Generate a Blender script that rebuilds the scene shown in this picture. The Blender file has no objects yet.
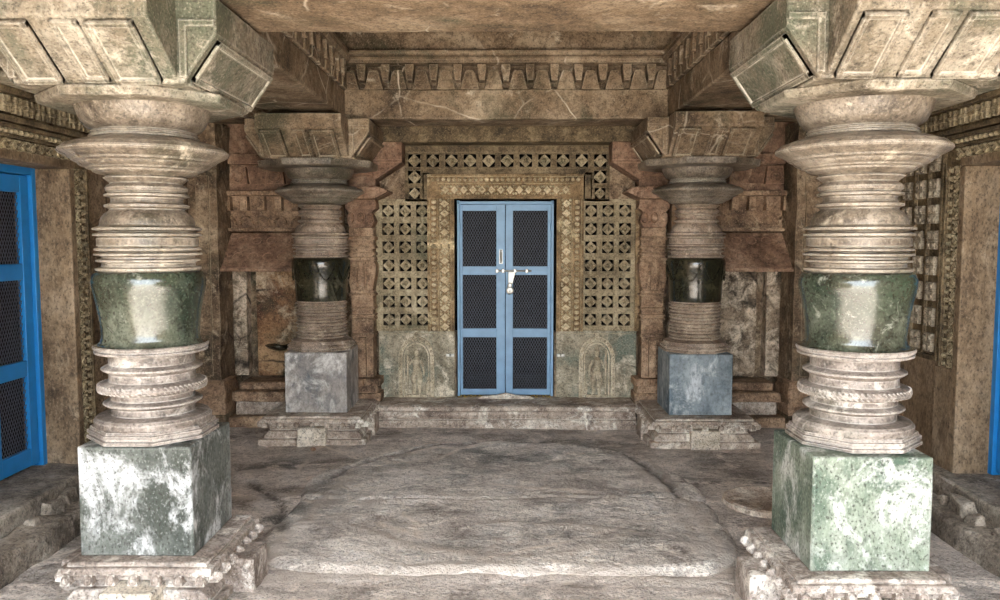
import bpy, bmesh, math, random
from mathutils import Vector, Matrix, noise
random.seed(7)
S = bpy.context.scene
COL = S.collection
PI = math.pi

# ------------------------------------------------------------------ materials
def lin(h):
    h = h.lstrip('#')
    v = [int(h[i:i+2], 16)/255 for i in (0, 2, 4)]
    return tuple(c/12.92 if c <= .04045 else ((c+.055)/1.055)**2.4 for c in v) + (1,)

class NT:
    def __init__(s, name):
        s.m = bpy.data.materials.new(name); s.m.use_nodes = True
        s.t = s.m.node_tree; s.t.nodes.clear()
    def n(s, typ, **kw):
        nd = s.t.nodes.new(typ)
        for k, v in kw.items():
            if k == 'ins':
                for i, x in v.items():
                    if hasattr(x, 'is_linked') or isinstance(x, bpy.types.NodeSocket): s.t.links.new(x, nd.inputs[i])
                    else: nd.inputs[i].default_value = x
            else: setattr(nd, k, v)
        return nd
    def noise(s, vec, sc, det=6, ro=.6, dist=0):
        return s.n('ShaderNodeTexNoise', ins={'Vector': vec, 'Scale': sc, 'Detail': det, 'Roughness': ro, 'Distortion': dist}).outputs['Fac']
    def ramp(s, fac, stops, interp='LINEAR'):
        nd = s.n('ShaderNodeValToRGB', ins={'Fac': fac}); cr = nd.color_ramp; cr.interpolation = interp
        while len(cr.elements) < len(stops): cr.elements.new(.5)
        for e, (p, c) in zip(cr.elements, stops):
            e.position = p; e.color = c if isinstance(c, tuple) else (c, c, c, 1)
        return nd.outputs['Color']
    def mix(s, fac, a, b, bt='MIX'):
        nd = s.n('ShaderNodeMix', data_type='RGBA', blend_type=bt)
        for i, x in ((0, fac), (6, a), (7, b)):
            if isinstance(x, bpy.types.NodeSocket): s.t.links.new(x, nd.inputs[i])
            else: nd.inputs[i].default_value = x
        return nd.outputs[2]
    def math(s, op, a, b=0.0, clamp=False):
        return s.n('ShaderNodeMath', operation=op, use_clamp=clamp, ins={0: a, 1: b}).outputs[0]

def stone(name, dark, mid, light, scale=2.5, patch=None, pthr=.56, pscale=3.0, green=None, gthr=.58, gscale=2.0,
          rough=.8, bump=.5, edge=None, ew=.012, stretch=(1, 1, 1), spec=.35, cracks=None, fine=30, contrast=.68, pores=.55, bdist=.012, dk=.55, mortar=None, gain=1.0):
    tint = lambda h: tuple(min(.92, v*gain) for v in lin(h)[:3])+(1,)  # gain lifts the stone colour to stand in for light deep inside
    t = NT(name)
    pos = t.n('ShaderNodeNewGeometry').outputs['Position']
    vec = t.n('ShaderNodeMapping', ins={'Vector': pos, 'Scale': stretch}).outputs[0]
    n1 = t.noise(vec, scale, 8, .68, .4)
    c = t.ramp(n1, [(.34, tint(dark)), (.5, tint(mid)), (.66, tint(light))])
    n2 = t.noise(vec, fine, 5, .7)
    c = t.mix(contrast, c, t.ramp(n2, [(.33, .18), (.5, .85), (.66, 1.1)]), 'MULTIPLY')
    nm = t.noise(vec, scale*3.7, 6, .7, .8)
    c = t.mix(t.math('MULTIPLY', t.ramp(nm, [(.52, 0.), (.66, 1.)]), dk), c, tint(dark))
    if green:
        g = t.noise(t.n('ShaderNodeMapping', ins={'Vector': vec, 'Location': (5.3, 1.7, 9.1)}).outputs[0], gscale, 7, .65, .3)
        c = t.mix(t.math('MULTIPLY', t.ramp(g, [(gthr-.07, 0.), (gthr+.07, 1.)]), .8), c, t.mix(n2, tint(green), (.02, .022, .018, 1)))
    if patch:
        p = t.noise(t.n('ShaderNodeMapping', ins={'Vector': vec, 'Location': (2.1, 7.7, 3.3)}).outputs[0], pscale, 10, .72, .6)
        pf = t.math('MULTIPLY', t.ramp(p, [(pthr-.05, 0.), (pthr+.06, 1.)]), t.ramp(n2, [(.36, .25), (.55, 1.)]))
        c = t.mix(pf, c, tint(patch))
    sp = t.noise(vec, 95, 3, .6)
    if pores:
        c = t.mix(t.math('MULTIPLY', t.ramp(sp, [(.36, 1.), (.44, 0.)]), pores), c, (.018, .014, .011, 1))
        c = t.mix(t.math('MULTIPLY', t.ramp(sp, [(.58, 0.), (.66, 1.)]), pores*.8), c, tint(light))
    if cracks:
        v = t.n('ShaderNodeTexVoronoi', feature='DISTANCE_TO_EDGE', ins={'Vector': t.mix(.12, vec, t.n('ShaderNodeTexNoise', ins={'Vector': vec, 'Scale': 3.0, 'Detail': 5}).outputs['Color'], 'ADD'), 'Scale': cracks[1]}).outputs['Distance']
        cf = t.math('MULTIPLY', t.ramp(v, [(0, 1.), (cracks[2], 0.)]), t.ramp(t.noise(vec, 1.6, 3), [(.46, 0.), (.6, 1.)]))
        c = t.mix(cf, c, tint(cracks[0]))
    if mortar:
        at = t.n('ShaderNodeAttribute', attribute_name='mortar').outputs['Fac']
        c = t.mix(t.math('MULTIPLY', at, t.ramp(nm, [(.36, .25), (.56, 1.)])), c, t.mix(n2, tint(mortar), (.25, .2, .17, 1)))
        at = t.n('ShaderNodeAttribute', attribute_name='dirt').outputs['Fac']
        c = t.mix(t.math('MULTIPLY', at, t.ramp(nm, [(.36, .5), (.56, 1.)])), c, (.03, .026, .022, 1))
    h = t.math('ADD', t.math('MULTIPLY', n2, .5), t.math('MULTIPLY', nm, .9))
    h = t.math('ADD', h, t.math('MULTIPLY', sp, .25))
    bmp = t.n('ShaderNodeBump', ins={'Strength': bump, 'Distance': bdist, 'Height': h})
    if edge:
        bv = t.n('ShaderNodeBevel', samples=4, ins={'Radius': ew}).outputs[0]
        gn = t.n('ShaderNodeNewGeometry').outputs['Normal']
        d = t.n('ShaderNodeVectorMath', operation='DOT_PRODUCT', ins={0: bv, 1: gn}).outputs['Value']
        ef = t.math('MULTIPLY', t.ramp(d, [(.72, 1.), (.985, 0.)]), t.ramp(nm, [(.38, .2), (.55, 1.)]))
        c = t.mix(t.math('MULTIPLY', ef, .75), c, tint(edge))
    rr = t.ramp(nm, [(.3, max(.05, rough-.12)), (.7, min(1, rough+.12))])
    b = t.n('ShaderNodeBsdfPrincipled', ins={'Base Color': c, 'Roughness': rr, 'Normal': bmp.outputs[0], 'Specular IOR Level': spec})
    t.t.links.new(b.outputs[0], t.n('ShaderNodeOutputMaterial').inputs[0])
    return t.m

def plain(name, col, rough=.5, metal=0, var=.3, bump=.1, scale=14):
    t = NT(name)
    pos = t.n('ShaderNodeNewGeometry').outputs['Position']
    n = t.noise(pos, scale, 6, .65)
    c = t.mix(var, lin(col), t.ramp(n, [(.3, .3), (.6, 1.)]), 'MULTIPLY')
    bmp = t.n('ShaderNodeBump', ins={'Strength': bump, 'Distance': .004, 'Height': n})
    b = t.n('ShaderNodeBsdfPrincipled', ins={'Base Color': c, 'Roughness': rough, 'Metallic': metal, 'Normal': bmp.outputs[0]})
    t.t.links.new(b.outputs[0], t.n('ShaderNodeOutputMaterial').inputs[0])
    return t.m

M = {}
M['beam'] = stone('beam_stone', '#4a3d2f', '#86725b', '#ae9c84', 2.2, patch='#cfc3ae', pthr=.63, pscale=4, green='#4d5038', gthr=.62, edge='#cfc3ac', ew=.018, cracks=('#d8cdb9', 1.6, .013), bump=.5, gain=1.12)
M['bracket'] = stone('bracket_stone', '#5d5446', '#8f8472', '#b3aa9a', 2.6, patch='#cdc4b3', pthr=.6, pscale=4, green='#6a735d', gthr=.535, edge='#f0e9da', ew=.016, bump=.75, bdist=.018)
M['shaft'] = stone('pillar_shaft_stone', '#5a5048', '#928880', '#bab1a8', 3.5, patch='#d6d0c8', pthr=.6, pscale=6, edge='#f4efe8', ew=.012, rough=.48, spec=.5, bump=.6, green='#6d6a55', gthr=.63)
M['shaft_far'] = stone('far_shaft_stone', '#54453a', '#8d7c6c', '#b7a795', 3.5, patch='#cfc2b0', pthr=.61, pscale=6, edge='#d8ccba', ew=.008, rough=.5, spec=.5, bump=.4, gain=1.3)
M['upper'] = stone('pillar_upper_stone', '#4f463c', '#887c6d', '#b3a899', 3.2, patch='#cfc4b0', pthr=.62, pscale=5, edge='#efe8da', ew=.012, rough=.36, spec=.5, bump=.5, green='#5d5b40', gthr=.6)
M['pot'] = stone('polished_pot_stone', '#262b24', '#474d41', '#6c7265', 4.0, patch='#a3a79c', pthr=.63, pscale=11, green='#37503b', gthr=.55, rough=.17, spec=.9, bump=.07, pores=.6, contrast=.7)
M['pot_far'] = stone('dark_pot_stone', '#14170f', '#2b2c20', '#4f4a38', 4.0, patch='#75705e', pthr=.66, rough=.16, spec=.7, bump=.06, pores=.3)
def blockmat(nm, d, m_, l, pa, pt, gr_, gt, po=.7):
    return stone(nm, d, m_, l, 3.4, patch=pa, pthr=pt, pscale=5, green=gr_, gthr=gt, gscale=3.0, rough=.6, bump=.35, edge='#efeee8', stretch=(1, 1, .7), pores=po, contrast=.5)
M['block'] = blockmat('limewashed_block_stone', '#4a504b', '#717671','#9a9e9b', '#cdd0d1', .545, '#3f473f', .56)
M['block_green'] = blockmat('green_block_stone', '#627062', '#8a9686', '#b3b9af', '#d6d9d5', .555, '#486b58', .5)
M['block_grey'] = blockmat('grey_block_stone', '#77736f', '#a49d97', '#c4bcb4', '#dcdad6', .54, '#6b7a86', .55, .25)
M['block_blue'] = blockmat('bluish_block_stone', '#68747a', '#8f9ca3', '#b4bfc4', '#d6dde0', .56, '#5f7f92', .56, .25)
M['pedestal'] = stone('pedestal_stone', '#776a60', '#a99c92', '#cdc4bb', 4, patch='#f2ece2', pthr=.55, pscale=5, edge='#f5efe6', bump=.7)
M['pedestal_far'] = stone('far_pedestal_stone', '#75655a', '#ab9c8d', '#cdc1b3', 4, patch='#e4dace', pthr=.57, pscale=5, edge='#e6dccf', bump=.45, gain=1.25)
M['floor'] = stone('worn_floor_stone', '#7f756c', '#cfc4ba', '#f2e8df', 2.6, patch='#f3e7dc', pthr=.545, pscale=4.0, green='#5d625d', gthr=.6, rough=.62, bump=.9, stretch=(.85, 1.05, 1), cracks=('#e0d4c7', .9, .015), bdist=.03, pores=.6, contrast=.42, dk=.42, mortar='#eadfd2')
M['dais'] = stone('worn_dais_stone', '#857a72', '#d6ccc2', '#f5ece4', 2.6, patch='#f8ede2', pthr=.53, pscale=5, green='#8b8f8a', gthr=.57, rough=.6, bump=1.0, stretch=(.85, 1.05, 1), cracks=('#e8dccf', .8, .018), bdist=.03, pores=.6, contrast=.42, dk=.42, mortar='#eadfd2')
M['wall'] = stone('weathered_wall_stone', '#372a20', '#77634e', '#a8947b', 2.8, patch='#b7a68d', pthr=.6, pscale=5, green='#3c3f2d', gthr=.58, bump=.8, bdist=.02, edge='#ab9a80', cracks=('#2b2019', 1.8, .02), gain=1.35)
M['wall_grey'] = stone('grey_sill_stone', '#453d35', '#857a6d', '#aba092', 2.6, patch='#b9ad9f', pthr=.6, pscale=5, bump=.9, bdist=.025, edge='#b9ad9c', gain=1.25)
M['brown'] = stone('brown_jamb_stone', '#5a4836', '#8c765c', '#a8937a', 2.5, patch='#b9a68c', pthr=.63, bump=.4, edge='#c9b79c', stretch=(1, 1, .6))
M['carved_pale'] = stone('pale_carving_stone', '#857255', '#b8a482', '#d8c8a8', 5, edge='#efe2c2', ew=.005, bump=.4, gain=1.2)
M['carved'] = stone('carved_frame_stone', '#4a3b28', '#7f684a', '#a08868', 4, patch='#d2c19b', pthr=.6, edge='#e3d3ad', ew=.006, bump=.5, gain=1.3)
M['carved_dark'] = stone('dark_carved_stone', '#2f271c', '#63543e', '#8d7c60', 4, edge='#b3a183', ew=.006, bump=.6, gain=1.3)
M['lattice'] = stone('lattice_stone', '#5b4f3c', '#8b7d63', '#aa9c80', 3, patch='#b9ad92', pthr=.62, edge='#b9aa89', ew=.005, bump=.45, green='#5e5f48', gthr=.6, gain=1.3)
M['greenpanel'] = stone('green_stained_panel_stone', '#6a6353', '#958c78', '#b6ab97', 3, patch='#c9bfab', pthr=.57, pscale=6, green='#76877a', gthr=.56, gscale=3, bump=.5, edge='#c2b596', gain=1.25)
M['pale_flower'] = stone('pale_flower_stone', '#6a5f50', '#9d907c', '#c3b7a2', 5, edge='#d6cbb8', ew=.006)
M['slab_pale'] = stone('mottled_slab_stone', '#40352b', '#8d7b67', '#b7a48c', 3.4, patch='#d0c0aa', pthr=.52, pscale=5, green='#2c2a20', gthr=.57, gscale=4, bump=.8, bdist=.02, cracks=('#191410', 2.2, .03), gain=1.25)
M['slab_orange'] = stone('orange_slab_stone', '#54392a', '#94704f', '#b3936e', 2.2, patch='#bfae94', pthr=.55, pscale=3.5, green='#3a3f2b', gthr=.57, gscale=3, bump=.7, bdist=.02, cracks=('#191410', 1.6, .02), gain=1.2)
M['red'] = stone('reddish_wall_stone', '#49362a', '#80634f', '#a58a73', 3.2, patch='#c2a48a', pthr=.64, edge='#b9957b', bump=.6, pores=.4, gain=1.3)
M['pilaster'] = stone('pilaster_stone', '#4c3a2d', '#8b715a', '#b2987d', 4, patch='#c4ad90', pthr=.62, edge='#cdb596', ew=.006, bump=.6, gain=1.35)
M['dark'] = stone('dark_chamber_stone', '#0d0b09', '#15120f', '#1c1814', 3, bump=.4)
M['blue'] = plain('blue_door_paint', '#7aa0c0', .45, 0, .25, .15, 9)
M['blue_side'] = plain('bright_blue_door_paint', '#1d7fc4', .45, 0, .25, .15, 9)
M['wire'] = plain('dark_wire_metal', '#585b66', .6, .3, .3)
M['steel'] = plain('bright_steel', '#98968f', .35, .7, .15)
M['petal'] = plain('yellow_petal', '#d9b43a', .7)
M['ground'] = plain('courtyard_paving', '#b6b0a6', .9, 0, .2, .2, 3)
M['relief'] = stone('buff_relief_stone', '#8b7f69', '#bdb096', '#d6cab2', 6, edge='#e2d8c2', ew=.006, bump=.5, gain=1.15)
M['plaster'] = stone('pale_plaster_repair', '#c5b8a2', '#ddd2c0', '#f0e8da', 6, bump=.6, pores=.8)

# ------------------------------------------------------------------ mesh builder
class MB:
    def __init__(s): s.v = []; s.f = []
    def add(s, vs, fs):
        o = len(s.v); s.v += [tuple(v) for v in vs]; s.f += [tuple(i+o for i in f) for f in fs]; return s
    def box(s, x0, x1, y0, y1, z0, z1, tx=0, ty=0):   # tx, ty: taper of the top
        a = [(x0, y0, z0), (x1, y0, z0), (x1, y1, z0), (x0, y1, z0), (x0+tx, y0+ty, z1), (x1-tx, y0+ty, z1), (x1-tx, y1-ty, z1), (x0+tx, y1-ty, z1)]
        return s.add(a, [(3, 2, 1, 0), (4, 5, 6, 7), (0, 1, 5, 4), (1, 2, 6, 5), (2, 3, 7, 6), (3, 0, 4, 7)])
    def prism(s, poly, axis, a, b):                   # polygon in the two other axes, swept along axis
        n = len(poly)
        def P(p, t):
            return (t, p[0], p[1]) if axis == 'x' else (p[0], t, p[1]) if axis == 'y' else (p[0], p[1], t)
        vs = [P(p, a) for p in poly]+[P(p, b) for p in poly]
        return s.add(vs, [tuple(range(n)), tuple(range(2*n-1, n-1, -1))]+[(i, i+n, (i+1) % n+n, (i+1) % n) for i in range(n)])
    def lathe(s, prof, seg=72, rot=0, c=(0, 0), cap0=True, cap1=True, wob=None):
        n = len(prof); vs = []
        for z, r in prof:
            for k in range(seg):
                a = rot+2*PI*k/seg; rr = r*(wob(a, z) if wob else 1)
                vs.append((c[0]+rr*math.cos(a), c[1]+rr*math.sin(a), z))
        fs = [(i*seg+k, i*seg+(k+1) % seg, (i+1)*seg+(k+1) % seg, (i+1)*seg+k) for i in range(n-1) for k in range(seg)]
        if cap0: fs.append(tuple(range(seg-1, -1, -1)))
        if cap1: fs.append(tuple((n-1)*seg+k for k in range(seg)))
        return s.add(vs, fs)
    def ball(s, c, r, u=10, w=7):
        rx, ry, rz = r if isinstance(r, tuple) else (r, r, r)
        vs = [(c[0], c[1], c[2]-rz)]
        for j in range(1, w):
            p = -PI/2+PI*j/w
            for k in range(u):
                a = 2*PI*k/u
                vs.append((c[0]+rx*math.cos(p)*math.cos(a), c[1]+ry*math.cos(p)*math.sin(a), c[2]+rz*math.sin(p)))
        vs.append((c[0], c[1], c[2]+rz)); L = len(vs)-1
        fs = [(0, 1+(k+1) % u, 1+k) for k in range(u)]
        for j in range(w-2):
            fs += [(1+j*u+k, 1+j*u+(k+1) % u, 1+(j+1)*u+(k+1) % u, 1+(j+1)*u+k) for k in range(u)]
        fs += [(1+(w-2)*u+k, 1+(w-2)*u+(k+1) % u, L) for k in range(u)]
        return s.add(vs, fs)
    def tube(s, pts, r, seg=8):
        pts = [Vector(p) for p in pts]; vs = []; n = len(pts)
        for i, p in enumerate(pts):
            d = (pts[min(i+1, n-1)]-pts[max(i-1, 0)]).normalized()
            u = d.cross(Vector((0, 0, 1)) if abs(d.z) < .9 else Vector((1, 0, 0))).normalized(); w = d.cross(u)
            rr = r[i] if isinstance(r, (list, tuple)) else r
            vs += [p+(u*math.cos(2*PI*k/seg)+w*math.sin(2*PI*k/seg))*rr for k in range(seg)]
        fs = [(i*seg+k, i*seg+(k+1) % seg, (i+1)*seg+(k+1) % seg, (i+1)*seg+k) for i in range(n-1) for k in range(seg)]
        fs += [tuple(range(seg-1, -1, -1)), tuple((n-1)*seg+k for k in range(seg))]
        return s.add(vs, fs)
    def xform(s, mat, start=0):
        for i in range(start, len(s.v)): s.v[i] = tuple(mat @ Vector(s.v[i]))
        return s
    def build(s, name, mat, parent=None, bevel=0, rough=0, cut=0, loc=None, seed=0, angle=32, attrs=None):
        me = bpy.data.meshes.new(name); me.from_pydata(s.v, [], s.f)
        bm = bmesh.new(); bm.from_mesh(me)
        bmesh.ops.recalc_face_normals(bm, faces=bm.faces)
        if cut:
            for ax in range(3):
                lo = min(v.co[ax] for v in bm.verts); hi = max(v.co[ax] for v in bm.verts)
                n = int((hi-lo)/cut)
                for k in range(1, n):
                    co = Vector((0, 0, 0)); no = Vector((0, 0, 0)); co[ax] = lo+(hi-lo)*k/n+1.3e-4; no[ax] = 1
                    bmesh.ops.bisect_plane(bm, geom=bm.verts[:]+bm.edges[:]+bm.faces[:], dist=1e-5, plane_co=co, plane_no=no)
        if rough:
            off = Vector((seed*3.1, seed*1.7, seed*.9))
            bm.normal_update()
            for v in bm.verts:
                p = v.co*3.2+off; q = v.co*11+off
                d = noise.noise_vector(p)*.7+noise.noise_vector(q)*.35
                v.co += d*rough
        bm.to_mesh(me); bm.free()
        for an, vals in (attrs or {}).items(): me.attributes.new(an, 'FLOAT', 'POINT').data.foreach_set('value', vals)
        me.shade_smooth(); me.set_sharp_from_angle(angle=math.radians(angle))
        me.materials.append(mat)
        o = bpy.data.objects.new(name, me); COL.objects.link(o)
        if parent: o.parent = parent
        if loc: o.location = loc
        if bevel:
            m = o.modifiers.new('bevel', 'BEVEL'); m.width = bevel; m.segments = 2; m.limit_method = 'ANGLE'; m.angle_limit = math.radians(40); m.use_clamp_overlap = True
        return o

def tag(o, label, cat, group=None, kind='thing'):
    o['label'] = label; o['category'] = cat; o['kind'] = kind
    if group: o['group'] = group
    return o
def struct(o, label=None, cat=None):
    o['kind'] = 'structure'
    if label: o['label'] = label
    if cat: o['category'] = cat
    return o
def thing(name, loc, label, cat, group=None, kind='thing', rz=0):
    o = bpy.data.objects.new(name, None); COL.objects.link(o); o.location = loc; o.rotation_euler.z = rz; o.empty_display_size = .1
    return tag(o, label, cat, group, kind)
def dup(root, loc, label, rz=0, scale=None):
    def cp(o, par):
        c = o.copy(); COL.objects.link(c)
        if par: c.parent = par
        for ch in o.children: cp(ch, c)
        return c
    kids = list(root.children)
    r = root.copy(); COL.objects.link(r); r.location = loc; r['label'] = label; r.rotation_euler.z = rz
    if scale: r.scale = scale
    for ch in kids: cp(ch, r)
    return r

# ------------------------------------------------------------------ camera and light
TH, PS = math.atan(60/800), math.atan(6/800)
cam = bpy.data.objects.new('camera', bpy.data.cameras.new('camera')); COL.objects.link(cam)
cam.location = (0, 0, 1.5); cam.rotation_euler = (PI/2-TH, 0, PS)
cam.data.lens = 28.8; cam.data.sensor_width = 36; cam.data.clip_start = .05
S.camera = cam
W = bpy.data.worlds.new('sky'); S.world = W; W.use_nodes = True
bg = W.node_tree.nodes['Background']; bg.inputs['Color'].default_value = (.86, .93, 1, 1); bg.inputs['Strength'].default_value = 3.0
sun = bpy.data.objects.new('sun', bpy.data.lights.new('sun', 'SUN')); COL.objects.link(sun)
sun.data.energy = 13; sun.data.angle = math.radians(3); sun.data.color = (1, .95, .86); sun.rotation_euler = (math.radians(24), 0, math.radians(8))
S.view_settings.view_transform = 'Standard'; S.view_settings.look = 'None'; S.view_settings.gamma = 1; S.view_settings.use_curve_mapping = False
S.view_settings.exposure = 1.86
S.cycles.max_bounces = 10; S.cycles.diffuse_bounces = 7; S.cycles.glossy_bounces = 4

# ------------------------------------------------------------------ layout numbers
WL, WR, WB = -2.48, 2.50, 6.70           # faces of the side walls and the back wall
FRONT = .5                               # front edge of the roof, pulled back so sky light reaches the floor
WALLF = -3.0                             # front end of the side walls, added past the roof to block side light
FLOORF = -3.0                            # front edge of the floor
ROOF = 2.62
PIL = {'fl': (-1.54, 3.445), 'fr': (1.47, 3.36), 'bl': (-1.435, 6.2), 'br': (1.45, 6.13)}
BEAMX = (-1.2, 1.2)

# ------------------------------------------------------------------ floor
def fnoise(x, y, s, oct=4):
    return noise.fractal(Vector((x*s, y*s*1.6, 3.3)), 1, 2, oct)
DC = (-.03, 4.66)                          # centre of the worn round dais
def dais_r(a):
    c, s_ = abs(math.cos(a))/1.2, abs(math.sin(a))/1.2
    e = 2.05 if math.sin(a) > 0 else 2.05+4*min(1, -math.sin(a)*2)
    return (c**e+s_**e)**(-1/e)+.05*noise.noise(Vector((math.cos(a)*2, math.sin(a)*2, 1)))+.022*noise.noise(Vector((math.cos(a)*7, math.sin(a)*7, 4)))
MORTAR = [[(-.757, 4.419), (-.377, 4.473), (.081, 4.512), (.767, 4.482)], [(-.924, 4.222), (-.834, 4.043), (-.517, 3.802), (-.265, 3.692), (-.074, 3.623), (.255, 3.661), (.563, 3.848)],
          [(-1.088, 3.46), (-.747, 3.495), (-.117, 3.532), (.245, 3.513), (1.058, 3.445)], [(.877, 5.141), (.938, 4.536), (.913, 3.666)], [(.975, 5.142), (1.026, 4.365), (1.029, 3.498)],
          [(-1.683, 4.516), (-1.41, 4.573), (-1.169, 4.668)], [(-.031, 4.092), (.483, 4.01), (.673, 3.915)], [(-.074, 3.623), (-.044, 3.844)], [(-1.789, 5.076), (-1.595, 5.122)], [(-.977, 4.908), (-1.017, 4.521), (-1.118, 3.65)]]
GROOVE = [[(-1.102, 4.907), (-.861, 5.366), (-.477, 5.686), (-.044, 5.803), (.395, 5.749), (.81, 5.586), (.954, 5.03), (1.007, 4.537)], [(-1.15, 4.0), (-1.3, 4.5), (-1.6, 4.9)]]
def line_fac(lines, x, y, w):
    x += .03*noise.noise(Vector((x*6, y*6, 2))); y += .03*noise.noise(Vector((x*6, y*6, 8)))
    best = 9
    for ln in lines:
        for (ax, ay), (bx, by) in zip(ln, ln[1:]):
            dx, dy = bx-ax, by-ay; u = max(0, min(1, ((x-ax)*dx+(y-ay)*dy)/(dx*dx+dy*dy)))
            best = min(best, math.hypot(x-ax-u*dx, y-ay-u*dy))
    w *= .55+.9*max(0, .5+noise.noise(Vector((x*3, y*3, 5))))
    return math.exp(-(best/w)**2)
def floor_h(x, y):
    h = -.012+.014*fnoise(x, y, .9)+.006*fnoise(x, y, 4)
    for gy in (2.5, 3.42, 5.9): h -= .012*math.exp(-((y-gy-.02*math.sin(x*5))/.018)**2)
    h += .006*line_fac(MORTAR, x, y, .03)-.022*line_fac(GROOVE, x, y, .022)
    for gx in (-1.75, 1.9): h -= .01*math.exp(-((x-gx-.02*math.sin(y*6))/.015)**2)
    return h
g = MB(); NX, NY = 210, 290
x0, x1, y0, y1 = -2.75, 2.75, FLOORF, 6.9
for j in range(NY+1):
    for i in range(NX+1):
        x = x0+(x1-x0)*i/NX; y = y0+(y1-y0)*j/NY; g.v.append((x, y, floor_h(x, y)))
g.f = [(j*(NX+1)+i, j*(NX+1)+i+1, (j+1)*(NX+1)+i+1, (j+1)*(NX+1)+i) for j in range(NY) for i in range(NX)]
fa = lambda vs: {'mortar': [line_fac(MORTAR, v[0], v[1], .042) for v in vs], 'dirt': [.8*line_fac(GROOVE, v[0], v[1], .03) for v in vs]}
struct(g.build('floor', M['floor'], angle=80, attrs=fa(g.v)), 'worn grey stone floor of the hall', 'floor')
d = MB(); NA, NR = 260, 80
for j in range(NR+1):
    for k in range(NA):
        a = 2*PI*k/NA; t = j/NR; r = dais_r(a)*t; x = DC[0]+r*math.cos(a); y = DC[1]+r*math.sin(a)*.97
        h = .022+.012*fnoise(x, y, 1.1)+.007*fnoise(x, y, 4.5)
        h -= .016*math.exp(-((y-4.5-.012*math.sin(x*9))/.014)**2)
        h += .006*line_fac(MORTAR, x, y, .03)-.02*line_fac(GROOVE, x, y, .022)
        if t > .965: h -= (t-.965)/.035*.03
        d.v.append((x, y, h))
d.f = [(j*NA+k, j*NA+(k+1) % NA, (j+1)*NA+(k+1) % NA, (j+1)*NA+k) for j in range(NR) for k in range(NA)]
b0 = len(d.v)
for k in range(NA):
    v = d.v[NR*NA+k]; d.v.append((v[0], v[1], -.06))
d.f += [(NR*NA+k, NR*NA+(k+1) % NA, b0+(k+1) % NA, b0+k) for k in range(NA)]
tag(d.build('round_stone_dais', M['dais'], angle=50, attrs=fa(d.v)), 'low worn round stone dais in the middle of the floor before the blue door', 'platform')
fr = MB(); fr.lathe([(-.04, .255), (.006, .25), (.012, .225), (.002, .2), (.0, .0)], 48, cap0=False, cap1=False)
tag(fr.build('round_floor_stone', M['pedestal_far'], loc=(1.5, 4.5, .012)), 'round flat stone with a rim set into the floor beside the far right pillar', 'stone')
gr = MB(); gr.box(-40, 40, -45, FLOORF+.02, -.75, -.2); gr.box(-40, -2.7, FLOORF, 40, -.75, -.2); gr.box(2.7, 40, FLOORF, 40, -.75, -.2)
struct(gr.build('ground', M['ground']), 'open courtyard paving in front of the hall', 'ground')

# ------------------------------------------------------------------ pillars
def Zp(y, D=3.44): return 1.5-D*math.tan(math.atan((y-300)/800)+TH)
K = 3.44/800
def prof(lst, k=.92): return [(Zp(y), r*K*k) for y, r in lst]

def ring_bead(mb, z, r, n, sz):
    for k in range(n):
        a = 2*PI*k/n; s = len(mb.v)
        mb.box(-sz*.5, sz*.5, -sz*.28, sz*.28, -sz*.9, sz*.9)
        mb.xform(Matrix.Translation((r*math.cos(a), r*math.sin(a), z)) @ Matrix.Rotation(a, 4, 'Z') @ Matrix.Rotation(.6, 4, 'X'), s)

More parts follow.
